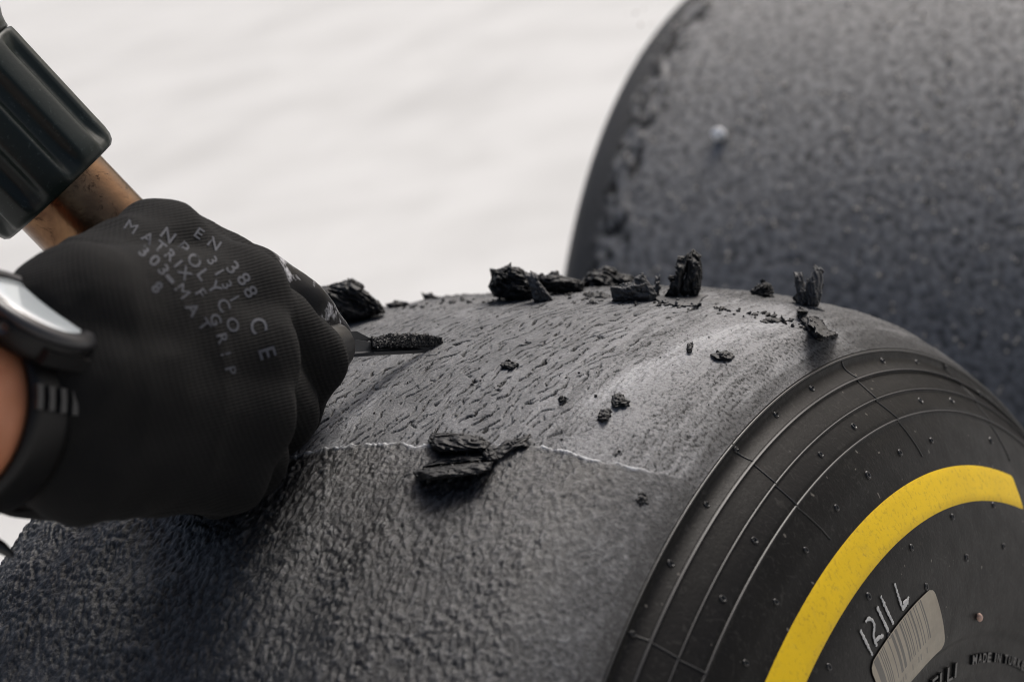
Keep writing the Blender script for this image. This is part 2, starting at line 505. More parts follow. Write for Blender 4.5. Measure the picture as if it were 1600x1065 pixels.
def build_tread():
    A0, A1 = math.radians(-34), math.radians(52)
    fine = np.linspace(A0, A1, 800)
    coarse = np.linspace(A1, A0 + 2 * np.pi, 122)[1:-1]
    a = np.concatenate([fine, coarse]); na = len(a)
    xs = np.linspace(PX_[0], PX_[-1], 740); nx = len(xs)
    Aa, X = np.meshgrid(a, xs, indexing='ij')
    S = Aa * .336 * 1000; Xm = X * 1000                                       # mm
    infine = (sstep(A0, A0 + .05, Aa) * sstep(A1, A1 - .05, Aa))
    sb = np.interp(X, bx, bs) * 1000
    sb = sb + 1.2 * fbm2(Xm / 9, np.full_like(Xm, 3.3), 5, 4) * 1.3
    d = S - sb                                                                # >0: still covered side (towards viewer)
    cover = sstep(-.5, .5, d)
    edge = sstep(132.6, 121, Xm) * sstep(-132.8, -120, Xm)                   # fades at the shoulders
    # scraped side: fine cracks running round the tyre
    Q = Xm + .16 * S
    wv = Q / 3.9 + 1.0 * perlin2(S / 24, Xm / 13, 1) + .36 * perlin2(S / 8, Xm / 6, 2) + .15 * perlin2(S / 3.0, Xm / 3, 3)
    idn = np.floor(wv); li = np.abs(wv - idn - .5) * 2
    sid = np.where(wv - idn > .5, idn + 1, idn)
    brk = perlin2(S / 6 + sid * 3.7, sid * 1.93, 8) + .4 * perlin2(S / 3.0, Xm / 2.0, 9)
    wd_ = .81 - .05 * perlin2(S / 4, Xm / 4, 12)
    crack = sstep(wd_, wd_ + .13, li) * sstep(-.14, .06, brk)
    wv2 = Q / 3.9 + .5 + 1.2 * perlin2(S / 16, Xm / 9, 21) + .4 * perlin2(S / 6, Xm / 5, 24)
    i2_ = np.floor(wv2); l2_ = np.abs(wv2 - i2_ - .5) * 2; s2_ = np.where(wv2 - i2_ > .5, i2_ + 1, i2_)
    crack2 = sstep(.86, .95, l2_) * sstep(.12, .3, perlin2(S / 6 + s2_ * 5.1, s2_ * 2.7, 22)) * .8
    right = sstep(62, 96, Xm + 6 * perlin2(S / 20, Xm / 20, 23))
    fine_g = fbm2(S / 1.3, Xm / 1.1, 31, 3)
    hs = -1.6 * np.maximum(crack, crack2) * (1 - .8 * right) + .12 * fbm2(S / 6, Xm / 4, 30, 4) + (.07 + .17 * right) * fine_g
    hs += .14 * (wv - np.floor(wv)) * (1 - right)                             # shingled lift of every strip
    # covered side: lumpy melted rubber
    f1, f2 = worley2(S / 2.2 + .5 * perlin2(S / 5, Xm / 5, 41), Xm / 1.75 + .5 * perlin2(S / 5, Xm / 5, 42), 43)
    g1, g2 = worley2(S / 1.45, Xm / 1.2, 44)
    wc = Xm / 5.4 + S / 30 + 1.2 * perlin2(S / 9, Xm / 9, 45) + .5 * perlin2(S / 3, Xm / 3, 46)
    lc = np.abs(wc - np.floor(wc) - .5) * 2
    lump = .75 * (1 - f1)**1.0 + .38 * (1 - g1) + .60 * fbm2(S / 4.0, Xm / 2.6, 47, 4)
    ck = sstep(.86, 1.0, lc) * sstep(.0, .3, perlin2(S / 6, Xm / 5, 48))
    leftw = sstep(30, -40, Xm)
    hc = -2.0 * np.exp(-((Xm - 38 + .05 * S + 6 * perlin2(S / 30, Xm * 0, 58)) / 14)**2) * sstep(88, 125, S) + (.60 + .42 * leftw) * (1 + .55 * fbm2(S / 24, Xm / 17, 59, 2)) * lump - .7 * ck * (1 - .4 * leftw) + .9 * fbm2(S / 26, Xm / 22, 49, 2) * (.4 + .6 * leftw)
    rs = sstep(100, 124, Xm)
    hc = hc * (1 - .72 * rs) + .22 * fine_g * rs
    thick = 2.0 + .4 * perlin2(Xm / 14, S / 40, 50)
    lip = np.exp(-((d - .2 - .5 * perlin2(Xm / 2.5, S / 3, 55)) / (1.0 + .5 * perlin2(Xm / 5, S * 0, 56)))**2) * sstep(-.45, .05, perlin2(Xm / 7, S * 0 + 1.1, 51)) * sstep(126, 112, Xm)
    h = hs * (1 - cover) + (hc + thick * sstep(128, 100, Xm)) * cover + .8 * lip
    # soft unscraped crust beyond the crest
    far = sstep(-92, -106, S + 7 * perlin2(Xm / 12, S * 0, 52))
    h = h * (1 - far) + (hc * .8 + .8) * far
    h = h * edge * infine
    R = prof(X) + h / 1000
    V = np.stack([X, -R * np.sin(Aa), CEN[2] + R * np.cos(Aa)], -1).reshape(-1, 3)
    o = mk('tread', V, gridfaces(na, nx, wu=True), M_tread, tyre)
    # abrasion: planed high spots go grey, cracks keep the black rubber, their shade painted wider than the groove
    streak = sstep(.1, .6, fbm2(S / 60, Xm / 3.2, 64, 3)) * sstep(55, 75, Xm)
    ctr_ = 90 + (15 - S) * .19 + 2.5 * perlin2(S / 14, Xm * 0 + 5, 67)
    dx_ = Xm - ctr_
    smear = np.where(dx_ < 0, np.exp(-(dx_ / 2.2)**2), np.exp(-(dx_ / 9.0)**2)) * sstep(48, 22, S) * sstep(-95, -70, S) * sstep(-.5, .5, fbm2(S / 22, Xm / 1.6, 68, 3) + .3)
    smear2 = np.exp(-((Xm - 1 - .08 * (S - 40) - 2 * perlin2(S / 10, Xm * 0 + 2, 69)) / 3.2)**2) * sstep(28, 45, S) * sstep(-.4, .5, fbm2(S / 10, Xm / 1.5, 70, 3) + .2)
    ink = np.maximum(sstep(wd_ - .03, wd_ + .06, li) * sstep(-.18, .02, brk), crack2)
    band = .8 * streak + np.exp(-((Xm - 101 - 5 * perlin2(S / 25, Xm * 0, 60)) / 11)**2) + .45 * np.exp(-((Xm - 72 - 4 * perlin2(S / 25, Xm * 0 + 7, 61)) / 4)**2)
    band2 = np.exp(-((Xm + 6 - .05 * S - 5 * perlin2(S / 18, Xm * 0 + 3, 62)) / 6)**2) * sstep(20, 60, S)
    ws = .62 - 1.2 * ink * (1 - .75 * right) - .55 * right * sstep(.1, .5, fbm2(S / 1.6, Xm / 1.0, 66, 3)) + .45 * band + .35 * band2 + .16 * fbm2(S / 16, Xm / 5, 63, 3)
    wcv = .36 * np.maximum(lump - .55, -.06) + .06 * right + .20 * rs * (1 + .8 * fine_g) + .05 * fbm2(S / 30, Xm / 18, 79, 3)  # covered side: lump highlights and cavity shade put into the colour
    wear_shade = ws * (1 - cover) + wcv * cover + .55 * lip
    wear_shade = wear_shade * (1 - far * .6) * (1 - .6 * sstep(124, 131, Xm))
    fattr(o, 'gloss', np.clip(cover * (1 - rs), 0, 1)); fattr(o, 'wear_shade', np.clip(wear_shade, 0, 1)); fattr(o, 'lip', np.clip(lip * (1 - far) * infine + (.34 * smear + .26 * smear2) * (1 - cover), 0, 1))
    return o
build_tread()

def ring_arc(rs, xs_off, a0, a1, n, base=None, close=False):
    """strip of rings: rs radii list, offsets outwards"""
    a = np.linspace(a0, a1, n, endpoint=not close)
    V = np.stack([side_pt(np.full(n, r), a, off) for r, off in zip(rs, xs_off)], 1)
    return V.reshape(-1, 3), gridfaces(n, len(rs), wu=close)

rr = np.unique(np.concatenate([np.linspace(.160, .2900, 110), np.linspace(.2900, .3082, 40)]))
V, F = ring_arc(rr, np.zeros(len(rr)), 0, 2 * np.pi, 360, close=True)
mk('sidewall', V, F[:, ::-1], M_side, tyre)
# far sidewall and inner lining
n = 160; a = np.arange(n) / n * 2 * np.pi
pf = [(-.1328, .318), (-.140, .300), (-.152, .270), (-.156, .235), (-.150, .200), (-.135, .180), (-.112, .170), (-.112, .185), (-.130, .24), (-.12, .30), (-.06, .325), (.06, .325), (.11, .30), (.138, .24), (.13, .19), (.112, .160)]
V = np.stack([np.stack([np.full(n, x), -r * np.sin(a), CEN[2] + r * np.cos(a)], -1) for x, r in pf], 1).reshape(-1, 3)
mk('inner_casing', V, gridfaces(n, len(pf), wu=True), M_side, tyre)

def rib(name, r, w, h, mat):
    k = np.linspace(-1, 1, 9)
    V, F = ring_arc(r + k * w, h * (1 - k**2)**.5 - .0004, 0, 2 * np.pi, 360, close=True)
    return mk(name, V, F[:, ::-1], mat, tyre)
rib('shoulder_seam', .3072, .0007, .0007, M_letter)
rib('sidewall_rib', .2995, .0006, .0010, M_rib)
rib('sidewall_rib', .2918, .00045, .0007, M_rib)
rib('sidewall_rib', .2833, .00045, .0007, M_rib)

def radial_line(pts_px):
    q = np.array(pts_px, float); r, a = on_side(q[:, 0], q[:, 1])
    rd = np.linspace(r[0], r[-1], 60); ad = np.interp(-rd, -r, a) if r[0] > r[-1] else np.interp(rd, r, a)
    V, F = tube(side_pt(rd, ad, .0), .00036, 6)
    mk('mould_line', V, F, M_letter, tyre)
radial_line([(1144, 693), (1178, 722), (1212, 755), (1245, 789), (1297, 842)])
radial_line([(1315, 560), (1341, 591), (1369, 624), (1403, 657), (1441, 713)])
radial_line([(980, 984), (1020, 1005), (1060, 1028), (1103, 1053)])
radial_line([(1474, 566), (1500, 600), (1546, 657), (1578, 720)])

nubs = [(1268, 607), (1212, 648), (1150, 703), (1104, 788), (1048, 880), (989, 990), (1282, 710), (1179, 844), (1259, 859), (1129, 935), (1212, 940), (1165, 1035), (1295, 1041),
        (1379, 564), (1432, 566), (1477, 574), (1438, 626), (1487, 626), (1334, 666), (1406, 707), (1356, 742), (1455, 688), (1548, 688), (1307, 793), (1488, 807), (1552, 789),
        (1424, 855), (1510, 871), (1568, 853), (1447, 916), (1357, 931), (1388, 992), (1530, 614)]
for i, (px, py) in enumerate(nubs):
    r, a = on_side(px, py); r, a = float(r), float(a)
    c = side_pt(r, a)
    e = 1e-3
    tr = side_pt(r + e, a) - c; ta = side_pt(r, a + e / r) - c
    tr /= np.linalg.norm(tr); ta /= np.linalg.norm(ta); nn = np.cross(tr, ta); nn *= np.sign(nn[0])
    R0 = .0012 * random.uniform(.85, 1.15); big = i < 6 or (13 <= i <= 15)
    th = np.arange(16) / 16 * 2 * np.pi
    prf = [(R0 * 1.15, -.0004), (R0 * 1.0, .0005), (R0 * .78, .0005), (R0 * .6, -.0001), (R0 * .3, .0001 if not big else .0009), (0.0002, .0002 if not big else .0012)]
    V = np.stack([c + k * (np.cos(th)[:, None] * tr * 1.1 + np.sin(th)[:, None] * ta * .85) + h * nn for k, h in prf], 1).reshape(-1, 3)
    mk('vent_nub', V, gridfaces(16, len(prf), wu=True).tolist(), M_letter, tyre)

# yellow stripe: ends where the photograph shows the cut
r1_, a1_ = on_side(1577, 733); r2_, a2_ = on_side(1599, 800)
na_, nr_ = 220, 8
kk = np.linspace(0, 1, nr_)
aend = float(a1_) * (1 - kk) + float(a2_) * kk
V = []
for i in range(na_):
    f = i / (na_ - 1)
    V.append(side_pt(.2632 * (1 - kk) + .2472 * kk, aend * (1 - f) + math.radians(75) * f, .0004 - .0008 * ((kk == 0) | (kk == 1)) * 1.0))
mk('yellow_stripe', np.array(V).reshape(-1, 3), gridfaces(na_, nr_)[:, ::-1], M_yellow, tyre)

# barcode label, corners read from the photograph
cr, ca = on_side(np.array([1357, 1456, 1475, 1375]), np.array([1041, 916, 1008, 1131]))
nu, nv = 60, 24
U, Vv = np.meshgrid(np.linspace(0, 1, nu), np.linspace(0, 1, nv), indexing='ij')
# rounded outline
ru, rv = .06, .14
def rnd_edge(U, Vv):
    u2 = U.copy()
    for s in (0, 1):
        dv = np.clip((rv - np.minimum(Vv, 1 - Vv)) / rv, 0, 1)
    ins = ru * (1 - np.sqrt(1 - dv**2))
    return ins + U * (1 - 2 * ins)
U2 = rnd_edge(U, Vv)
def bil(q):   # corner order: outer-left, outer-right, inner-right, inner-left; v=1 at outer edge
    return (q[0] * (1 - U2) + q[1] * U2) * Vv + (q[3] * (1 - U2) + q[2] * U2) * (1 - Vv)
V = side_pt(bil(cr), bil(ca), .0005).reshape(-1, 3)
lab = mk('barcode_label', V, gridfaces(nu, nv), M_label, tyre)
vattr(lab, 'lab', np.stack([U2, Vv, U2 * 0], -1).reshape(-1, 3))
tag(lab, 'dirty beige barcode sticker on the sidewall')

# marker writing 1211 L
def z1(p): return [(1200 + x / 2.6625, 665 + y / 2.6625) for x, y in p]
strokes = [[(378, 845), (405, 900), (432, 955)],
           [(402, 822), (406, 800), (424, 798), (438, 818), (440, 845), (432, 868), (450, 918)], [(444, 892), (458, 878), (476, 872)],
           [(448, 748), (472, 800), (498, 855)],
           [(463, 703), (490, 765), (519, 825)],
           [(521, 648), (538, 705), (558, 766), (572, 735), (583, 706)], [(556, 742), (572, 724), (580, 728), (562, 752)]]
writing = None
for st in strokes:
    q = np.array(z1(st), float)
    L = np.concatenate([[0], np.cumsum(np.hypot(*np.diff(q, axis=0).T))]); m_ = 24
    s_ = np.linspace(0, L[-1], m_)
    qx, qy = np.interp(s_, L, q[:, 0]), np.interp(s_, L, q[:, 1])
    qx = np.convolve(np.pad(qx, 2, 'edge'), np.ones(5) / 5, 'valid'); qy = np.convolve(np.pad(qy, 2, 'edge'), np.ones(5) / 5, 'valid')
    r, a = on_side(qx, qy)
    c = side_pt(r, a, .0004)
    tg = np.gradient(c, axis=0); tg /= np.linalg.norm(tg, axis=1)[:, None]
    sd_ = np.cross(tg, np.array([1, 0, 0.])); sd_ /= np.linalg.norm(sd_, axis=1)[:, None]
    wd = .00075 * (1 + .25 * rng.standard_normal(m_)); wd[0] *= .6; wd[-1] *= .6
    V = np.stack([c - sd_ * wd[:, None], c + np.array([.00025, 0, 0]), c + sd_ * wd[:, None]], 1).reshape(-1, 3)
    mk('marker_stroke', V, gridfaces(m_, 3), M_paint, tyre)

# raised lettering round the bead
def text_mesh(s, size=1.0, extrude=0.0, bold=0.0):
    cu = bpy.data.curves.new('lettering', 'FONT'); cu.body = s; cu.size = size; cu.extrude = extrude; cu.offset = bold
    cu.resolution_u = 4
    ob = bpy.data.objects.new('lettering', cu); col.objects.link(ob)
    dg = bpy.context.evaluated_depsgraph_get(); dg.update()
    me = bpy.data.meshes.new_from_object(ob.evaluated_get(dg))
    import bmesh
    bm = bmesh.new(); bm.from_mesh(me); bmesh.ops.triangulate(bm, faces=bm.faces[:]); bm.to_mesh(me); bm.free()
    V = np.array([v.co[:] for v in me.vertices]); F = [list(p.vertices) for p in me.polygons]
    bpy.data.objects.remove(ob); bpy.data.curves.remove(cu); bpy.data.meshes.remove(me)
    return V, F

def arc_text(s, a_start, a_end, rbase, height, depth, name):
    """letters one by one along the arc; a decreases to the right as seen from outside"""
    adv = [.55 if ch in ' I' else (1.15 if ch in 'MW' else .95) for ch in s]
    tot = sum(adv); pos = 0
    for ch, w in zip(s, adv):
        ac = a_start + (a_end - a_start) * (pos + w / 2) / tot; pos += w
        if ch == ' ': continue
        V, F = text_mesh(ch, 1.0, .5, .02)
        mn, mx = V.min(0), V.max(0)
        wid = abs(a_end - a_start) / tot * w * .74 * (.55 if ch == 'I' else 1)
        u = (V[:, 0] - mn[0]) / (mx[0] - mn[0]) - .5; v = (V[:, 1] - mn[1]) / (mx[1] - mn[1]); dz = V[:, 2] * 2
        aa = ac + np.sign(a_end - a_start) * u * wid
        W = side_pt(rbase + v * height, aa, 0); W[:, 0] += dz * depth
        mk(name, W, F, M_letter, tyre, smooth=False)
ra, aa_ = on_side(np.array([1515, 1600, 1520, 1600]), np.array([1038, 1022, 1022, 1006]))
arc_text('MADE IN TURKEY', float(aa_[0]), float(aa_[0]) + (float(aa_[1]) - float(aa_[0])) * 1.12, float(ra[0]), float(ra[2] - ra[0]) * 1.0, .0009, 'raised_letter')
rb, ab = on_side(np.array([1452, 1492, 1492]), np.array([1075, 1056, 1034]))
arc_text('PIRELLI', float(ab[0]) + (float(ab[0]) - float(ab[1])) * .75, float(ab[1]), float(rb[1]) , float(rb[2] - rb[1]), .0011, 'raised_letter')

# wheel rim inside the bead, mostly below the frame
V, F = frame_ring(np.array([0, 0, CEN[2]]), np.array([1.0, 0, 0]), np.array([0, 0, 1.0]), [(.1665, .1455), (.1665, .1500), (.162, .1510), (.156, .142), (.150, .11), (.140, .06), (.03, .05), (.03, -.1), (.150, -.13), (.158, -.112), (.158, .112)], 96)
mk('wheel_rim', V, F, M_rim, tyre)

# ------------------------------------------------------------------ rear tyre
RC = np.array([-.029, .676, .336])
tyre2 = empty('racing_tyre', (RC[0], RC[1], 0), 'wide grey slick racing tyre, blurred, standing right behind the scraped tyre', 'tyre')
def build_rear():
    hx = np.array([-.150, -.168, -.178, -.186, -.190, -.1895, -.184, -.172, -.150, -.10, -.05, 0]); hr = np.array([.170, .182, .205, .24, .275, .298, .316, .328, .3335, .3355, .336, .336])
    pts_x, pts_r = [], []
    L = np.concatenate([[0], np.cumsum(np.hypot(np.diff(hx), np.diff(hr)))])
    LL = np.linspace(0, L[-1], 170)
    X = smooth_interp(LL, L, hx); Rr = smooth_interp(LL, L, hr)
    X = np.concatenate([X, -X[::-1][1:]]); Rr = np.concatenate([Rr, Rr[::-1][1:]])
    a = np.concatenate([np.linspace(math.radians(-70), math.radians(110), 520), np.linspace(math.radians(110), math.radians(290), 92)[1:-1]])
    A, Xg = np.meshgrid(a, X, indexing='ij'); Rg = np.broadcast_to(Rr, A.shape)
    S, Xm = A * 336, Xg * 1000
    on = sstep(158, 150, np.abs(Xm) + 7 * perlin2(S / 22, Xm / 14, 70) + 5 * perlin2(S / 7, Xm / 7, 77)) * (Rg > .31)
    f1, f2 = worley2(S / 3.4, Xm / 3.2, 71)
    lump = (1 - f1) + .8 * fbm2(S / 5, Xm / 5, 72, 4)
    edgeb = sstep(125, 145, np.abs(Xm)) * on
    h = on * (.34 * lump * (1 - .2 * edgeb)) + edgeb * 1.8 * fbm2(S / 16, Xm / 10, 73, 3)
    nx, nr = Xg * 0, 1.0
    R2 = Rg + h / 1000
    V = np.stack([Xg, -R2 * np.sin(A), R2 * np.cos(A)], -1) + RC
    o = mk('casing', V.reshape(-1, 3), gridfaces(len(a), len(X), wu=True), M_tread2, tyre2)
    w = on * (.62 + .55 * (lump - .75) + .26 * fbm2(S / 4.5, Xm / 3.8, 74, 3) + .08 * fbm2(S / 30, Xm / 20, 78, 2)) - .95 * edgeb * sstep(-.1, .35, fbm2(S / 16, Xm / 9, 75, 3)) + .16 * (Rg > .29)
    fattr(o, 'wear_shade', np.clip(w, 0, 1))
build_rear()
V, F = frame_ring(RC, np.array([1.0, 0, 0]), np.array([0, 0, 1.0]), [(.172, -.150), (.165, -.14), (.15, -.08), (.03, -.05), (.03, .05), (.15, .08), (.165, .14), (.172, .150), (.169, .13), (.169, -.13)], 96)
mk('wheel_rim', V, F, M_rim, tyre2)

def rear_hit(px, py):
    d = P(px, py, 1.0) - EYE; o = EYE - RC; R = .3375
    A = d[1]**2 + d[2]**2; B = o[1] * d[1] + o[2] * d[2]; Cc = o[1]**2 + o[2]**2 - R * R
    t = (-B - math.sqrt(max(B * B - A * Cc, 0))) / A
    return EYE + t * d

ICO_V, ICO_F = None, None
def ico(sub=1):
    import bmesh
    bm = bmesh.new(); bmesh.ops.create_icosphere(bm, subdivisions=sub, radius=1.0)
    V = np.array([v.co[:] for v in bm.verts]); F = [[v.index for v in f.verts] for f in bm.faces]; bm.free()
    return V, F

def pebble(c, size, seed, sub=3, sq=(1, 1, 1)):
    V, F = ico(sub)
    V = V * (1 + .28 * perlin3(V * 1.6 + seed * 3.1, seed))[:, None] * np.array(sq)
    return c + V * size, F

for px, py, sz, lab_ in ((1125, 212, .0048, 'bright white stone chip stuck in the rear tyre tread'),):
    c = rear_hit(px, py); c = c + (c - RC) * np.array([0, 1, 1]) / .336 * .0015; V, F = pebble(c, sz * .9, 3, 3, (1, .8, .9))
    tag(mk('stone_chip', V, F, M_stone, origin=c), lab_, 'stone')
gr = []
for px, py, sz in [(1325, 5, .0017), (1447, 198, .0013), (1233, 292, .0013), (1047, 205, .0010), (1195, 318, .0011), (1136, 407, .0014), (1243, 338, .0012), (1590, 172, .0013), (1340, 327, .0014), (1375, 329, .0013), (1385, 58, .0012), (1560, 290, .0011), (1473, 291, .0012), (1026, 420, .0012), (1374, 430, .0013), (1512, 245, .0011), (1430, 355, .0012), (1208, 345, .001), (1290, 480, .0012)]:
    c = rear_hit(px, py); gr.append(pebble(c, sz * .8, px, 1))
for _ in range(380):
    px, py = random.uniform(980, 1600), random.uniform(0, 620)
    gr.append(pebble(rear_hit(px, py), random.uniform(.0004, .0011), _, 1))
V, F = merge(gr)
tag(mk('grit', V, F, mat_simple('beige_grit', (.5, .46, .40), .7, var=.5), origin=V.mean(0)), 'fine pale grit specks stuck all over the rear tyre tread', 'grit', None, 'stuff')
r, a = on_side(1527, 964); c = side_pt(float(r), float(a), .0009)
V, F = pebble(c, .0013, 9, 2, (1, .8, 1.3))
tag(mk('stone_chip', V, F, M_stone2, origin=c), 'tiny pinkish stone stuck on the black sidewall above the raised lettering', 'stone')

# ------------------------------------------------------------------ torn rubber
def lump(pts, T, t0=None, lie=None, seed=1, grain=0.0, amp=.10, n=150, m=26, freq=9.0, lift=.35, tilt=0.0):
    """outline in photo pixels turned into a thick body; stands at depth t0 or lies along the tread"""
    q = np.array(pts, float)
    L = np.concatenate([[0], np.cumsum(np.hypot(*np.diff(np.vstack([q, q[:1]]), axis=0).T))])
    s = np.linspace(0, L[-1], n, endpoint=False); qq = np.vstack([q, q[:1]])
    bx_, by_ = np.interp(s, L, qq[:, 0]), np.interp(s, L, qq[:, 1])
    cx, cy = (bx_.min() + bx_.max()) / 2 * .5 + bx_.mean() * .5, (by_.min() + by_.max()) / 2 * .5 + by_.mean() * .5
    rho = np.sin(np.linspace(0, np.pi / 2, m))[1:]
    W = max(bx_.max() - bx_.min(), by_.max() - by_.min())
    out = []; sgn = []
    for side in (-1, 1):
        for k, rh in enumerate(rho if side == -1 else rho[:-1]):
            X, Y = cx + (bx_ - cx) * rh, cy + (by_ - cy) * rh
            z = T * math.sqrt(max(0, 1 - rh**2.6)) * side
            out.append(np.stack([X, Y, np.full(n, z)], -1))
    ctr = np.array([[cx, cy, -T], [cx, cy, T]])
    A = np.concatenate(out)
    A = np.vstack([A, ctr])
    # ridged grain in px space
    cg, sg = math.cos(grain), math.sin(grain)
    pz = A[:, 2] / (t0 or .82) * FPX
    g_ = np.stack([((A[:, 0] - cx) * cg + (A[:, 1] - cy) * sg) / W * freq * .35, (-(A[:, 0] - cx) * sg + (A[:, 1] - cy) * cg) / W * freq, pz / W * freq], -1) + seed * 7.3
    rid = 1 - np.abs(perlin3(g_, seed)) * 2
    n2 = fbm3(g_ * 2.3, seed + 5, 4); n3 = perlin3(g_ * .5, seed + 9)
    n4 = 1 - np.abs(perlin3(g_ * np.array([2.2, 2.6, 2.6]), seed + 31)) * 2
    disp = amp * (rid * .9 + n2 * .8 + n3 * .9 + n4 * .45)
    f = np.ones(len(A)); d = np.hypot(A[:, 0] - cx, A[:, 1] - cy) / (W / 2)
    A[:, 0] += (A[:, 0] - cx) * disp * .35; A[:, 1] += (A[:, 1] - cy) * disp * .35
    A[:, 2] *= 1 + disp * 2.2
    A[:, 2] += T * (.30 * n2 + .16 * n4) * f
    if lie:
        t, _, _ = tread_t(A[:, 0], A[:, 1]); tt = t - lift * T * 2 + A[:, 2]
    else:
        tt = t0 + A[:, 2] + tilt * (A[:, 1] - cy) / FPX
    Vw = P(A[:, 0], A[:, 1], tt)
    nb_ = len(rho); F = []
    def ringi(side, k): return (k if side == -1 else nb_ + k) * n
    for k in range(nb_ - 1):
        for j in range(n):
            j2 = (j + 1) % n; a_, b_ = ringi(-1, k), ringi(-1, k + 1)
            F.append([a_ + j, a_ + j2, b_ + j2, b_ + j])
    for k in range(nb_ - 1):
        for j in range(n):
            j2 = (j + 1) % n; a_ = ringi(1, k); b_ = ringi(1, k + 1) if k + 1 < nb_ - 1 else ringi(-1, nb_ - 1)
            F.append([a_ + j, b_ + j, b_ + j2, a_ + j2])
    i0 = len(A) - 2
    for j in range(n):
        j2 = (j + 1) % n
        F.append([i0, ringi(-1, 0) + j2, ringi(-1, 0) + j]); F.append([i0 + 1, ringi(1, 0) + j, ringi(1, 0) + j2])
    return Vw, F

def Z(pts, sc, ox, oy): return [(ox + x / sc, oy + y / sc) for x, y in pts]
def z5(p): return Z(p, 3.805, 480, 360)
def z6(p): return Z(p, 4.097, 740, 360)
def z7(p): return Z(p, 3.8025, 1000, 360)
def z8(p): return Z(p, 2.963, 560, 600)
def tt(px, py): return float(tread_t(px, py)[0])

def piece(name, parts, mat, label, cat, group='torn rubber on the tread'):
    parts = list(parts); base_ = np.concatenate([q[0] for q in parts]); iv_, if_ = ico(1)
    for _ in range(min(90, len(base_) // 40)):
        c_ = base_[rng.integers(len(base_))]
        parts.append((c_ + iv_ * (1 + .35 * rng.standard_normal(len(iv_)))[:, None] * rng.uniform(.0002, .0008) * rng.uniform(.5, 1.5, 3), if_))
    V, F = merge(parts)
    cl_ = np.hypot(V[:, 1], V[:, 2] - CEN[2]) - prof(V[:, 0])          # settle the piece on the tread
    i_ = np.argmin(cl_)
    if cl_[i_] > -.0008:
        rv_ = np.array([0, V[i_, 1], V[i_, 2] - CEN[2]]); V = V - rv_ / np.linalg.norm(rv_) * (cl_[i_] + .0008)
    org = V[np.argmin(V[:, 2])].copy(); org[:2] = V[:, :2].mean(0)
    return tag(mk(name, V, F, mat, origin=org), label, cat, group)

piece('rubber_chunk', [lump(z5([(40, 350), (60, 312), (130, 300), (200, 285), (262, 260), (300, 288), (330, 303), (325, 327), (370, 360), (430, 410), (452, 455), (350, 492), (220, 518), (190, 500), (185, 465), (150, 450), (110, 420), (50, 385)]), .0095, t0=tt(575, 497) - .004, seed=1, grain=.55, amp=.15, freq=12)],
      M_chunk, 'large charred bark-like rubber chunk on the tyre crest beside the gloved fist', 'rubber chunk')
piece('rubber_crumb', [lump(z5([(470, 432), (520, 420), (590, 420), (607, 435), (560, 452), (490, 458)]), .003, t0=tt(620, 480), seed=2, amp=.2, n=40, m=8)],
      M_chunk, 'thin flat rubber sliver just right of the large chunk beside the fist', 'rubber crumb')
piece('rubber_crumb', [lump(z5([(680, 366), (705, 378), (738, 364), (765, 400), (812, 396), (828, 418), (770, 424), (700, 422)]), .003, t0=tt(678, 470), seed=3, amp=.2, n=48, m=8)],
      M_chunk, 'small jagged two-pointed rubber crumb alone on the tyre crest', 'rubber crumb')
piece('rubber_chunk', [lump(z6([(100, 360), (122, 300), (112, 245), (150, 252), (190, 240), (242, 210), (242, 235), (290, 240), (350, 280), (385, 335), (400, 400), (380, 432), (300, 438), (200, 430), (140, 415)]), .0085, t0=tt(800, 468) - .004, seed=4, grain=.15, amp=.16, freq=12)],
      M_chunk, 'rounded black rubber lump with curled tips at the left of the crest debris row', 'rubber chunk')
piece('rubber_flake', [lump(z6([(335, 270), (368, 245), (405, 265), (410, 300), (450, 350), (490, 400), (505, 425), (440, 440), (385, 430), (370, 370), (350, 310)]), .003, t0=tt(845, 467) - .010, seed=5, grain=1.0, amp=.2, n=72, m=12)],
      M_flake, 'pale grey flake leaning on the rounded black lump', 'rubber flake')
piece('rubber_chunk', [lump(z6([(405, 280), (470, 285), (530, 258), (556, 288), (640, 305), (700, 330), (700, 380), (580, 394), (440, 390), (410, 340)]), .0065, t0=tt(875, 462) + .012, seed=6, grain=.1, amp=.14)],
      M_chunk, 'rolled sausage-like strip of black rubber lying along the crest', 'rubber chunk')
piece('rubber_chunk', [lump(z6([(690, 340), (740, 270), (800, 255), (840, 226), (900, 245), (930, 275), (1000, 290), (1030, 330), (1010, 390), (890, 395), (700, 395)]), .009, t0=tt(940, 460) + .045, seed=7, grain=.4, amp=.16)],
      M_chunk, 'soft-focus dark rubber lump standing behind the crest, before the rear tyre', 'rubber chunk')
piece('rubber_flake', [lump(z6([(882, 352), (960, 340), (1020, 320), (1030, 290), (1085, 262), (1100, 300), (1150, 370), (1172, 402), (1140, 438), (1000, 436), (890, 436)]), .004, t0=tt(985, 468) - .004, seed=8, grain=.25, amp=.15, tilt=.2)],
      M_flake, 'triangular grey rubber flake with a jagged peak in the crest row', 'rubber flake')
piece('rubber_crumb', [lump(z6([(1160, 275), (1178, 284), (1192, 266), (1192, 300), (1186, 400), (1160, 400)]), .0013, t0=tt(1026, 462), seed=9, grain=1.5, amp=.12, n=40, m=8)],
      M_flake, 'thin upright rubber stick between the peaked flake and the tall curl', 'rubber crumb')
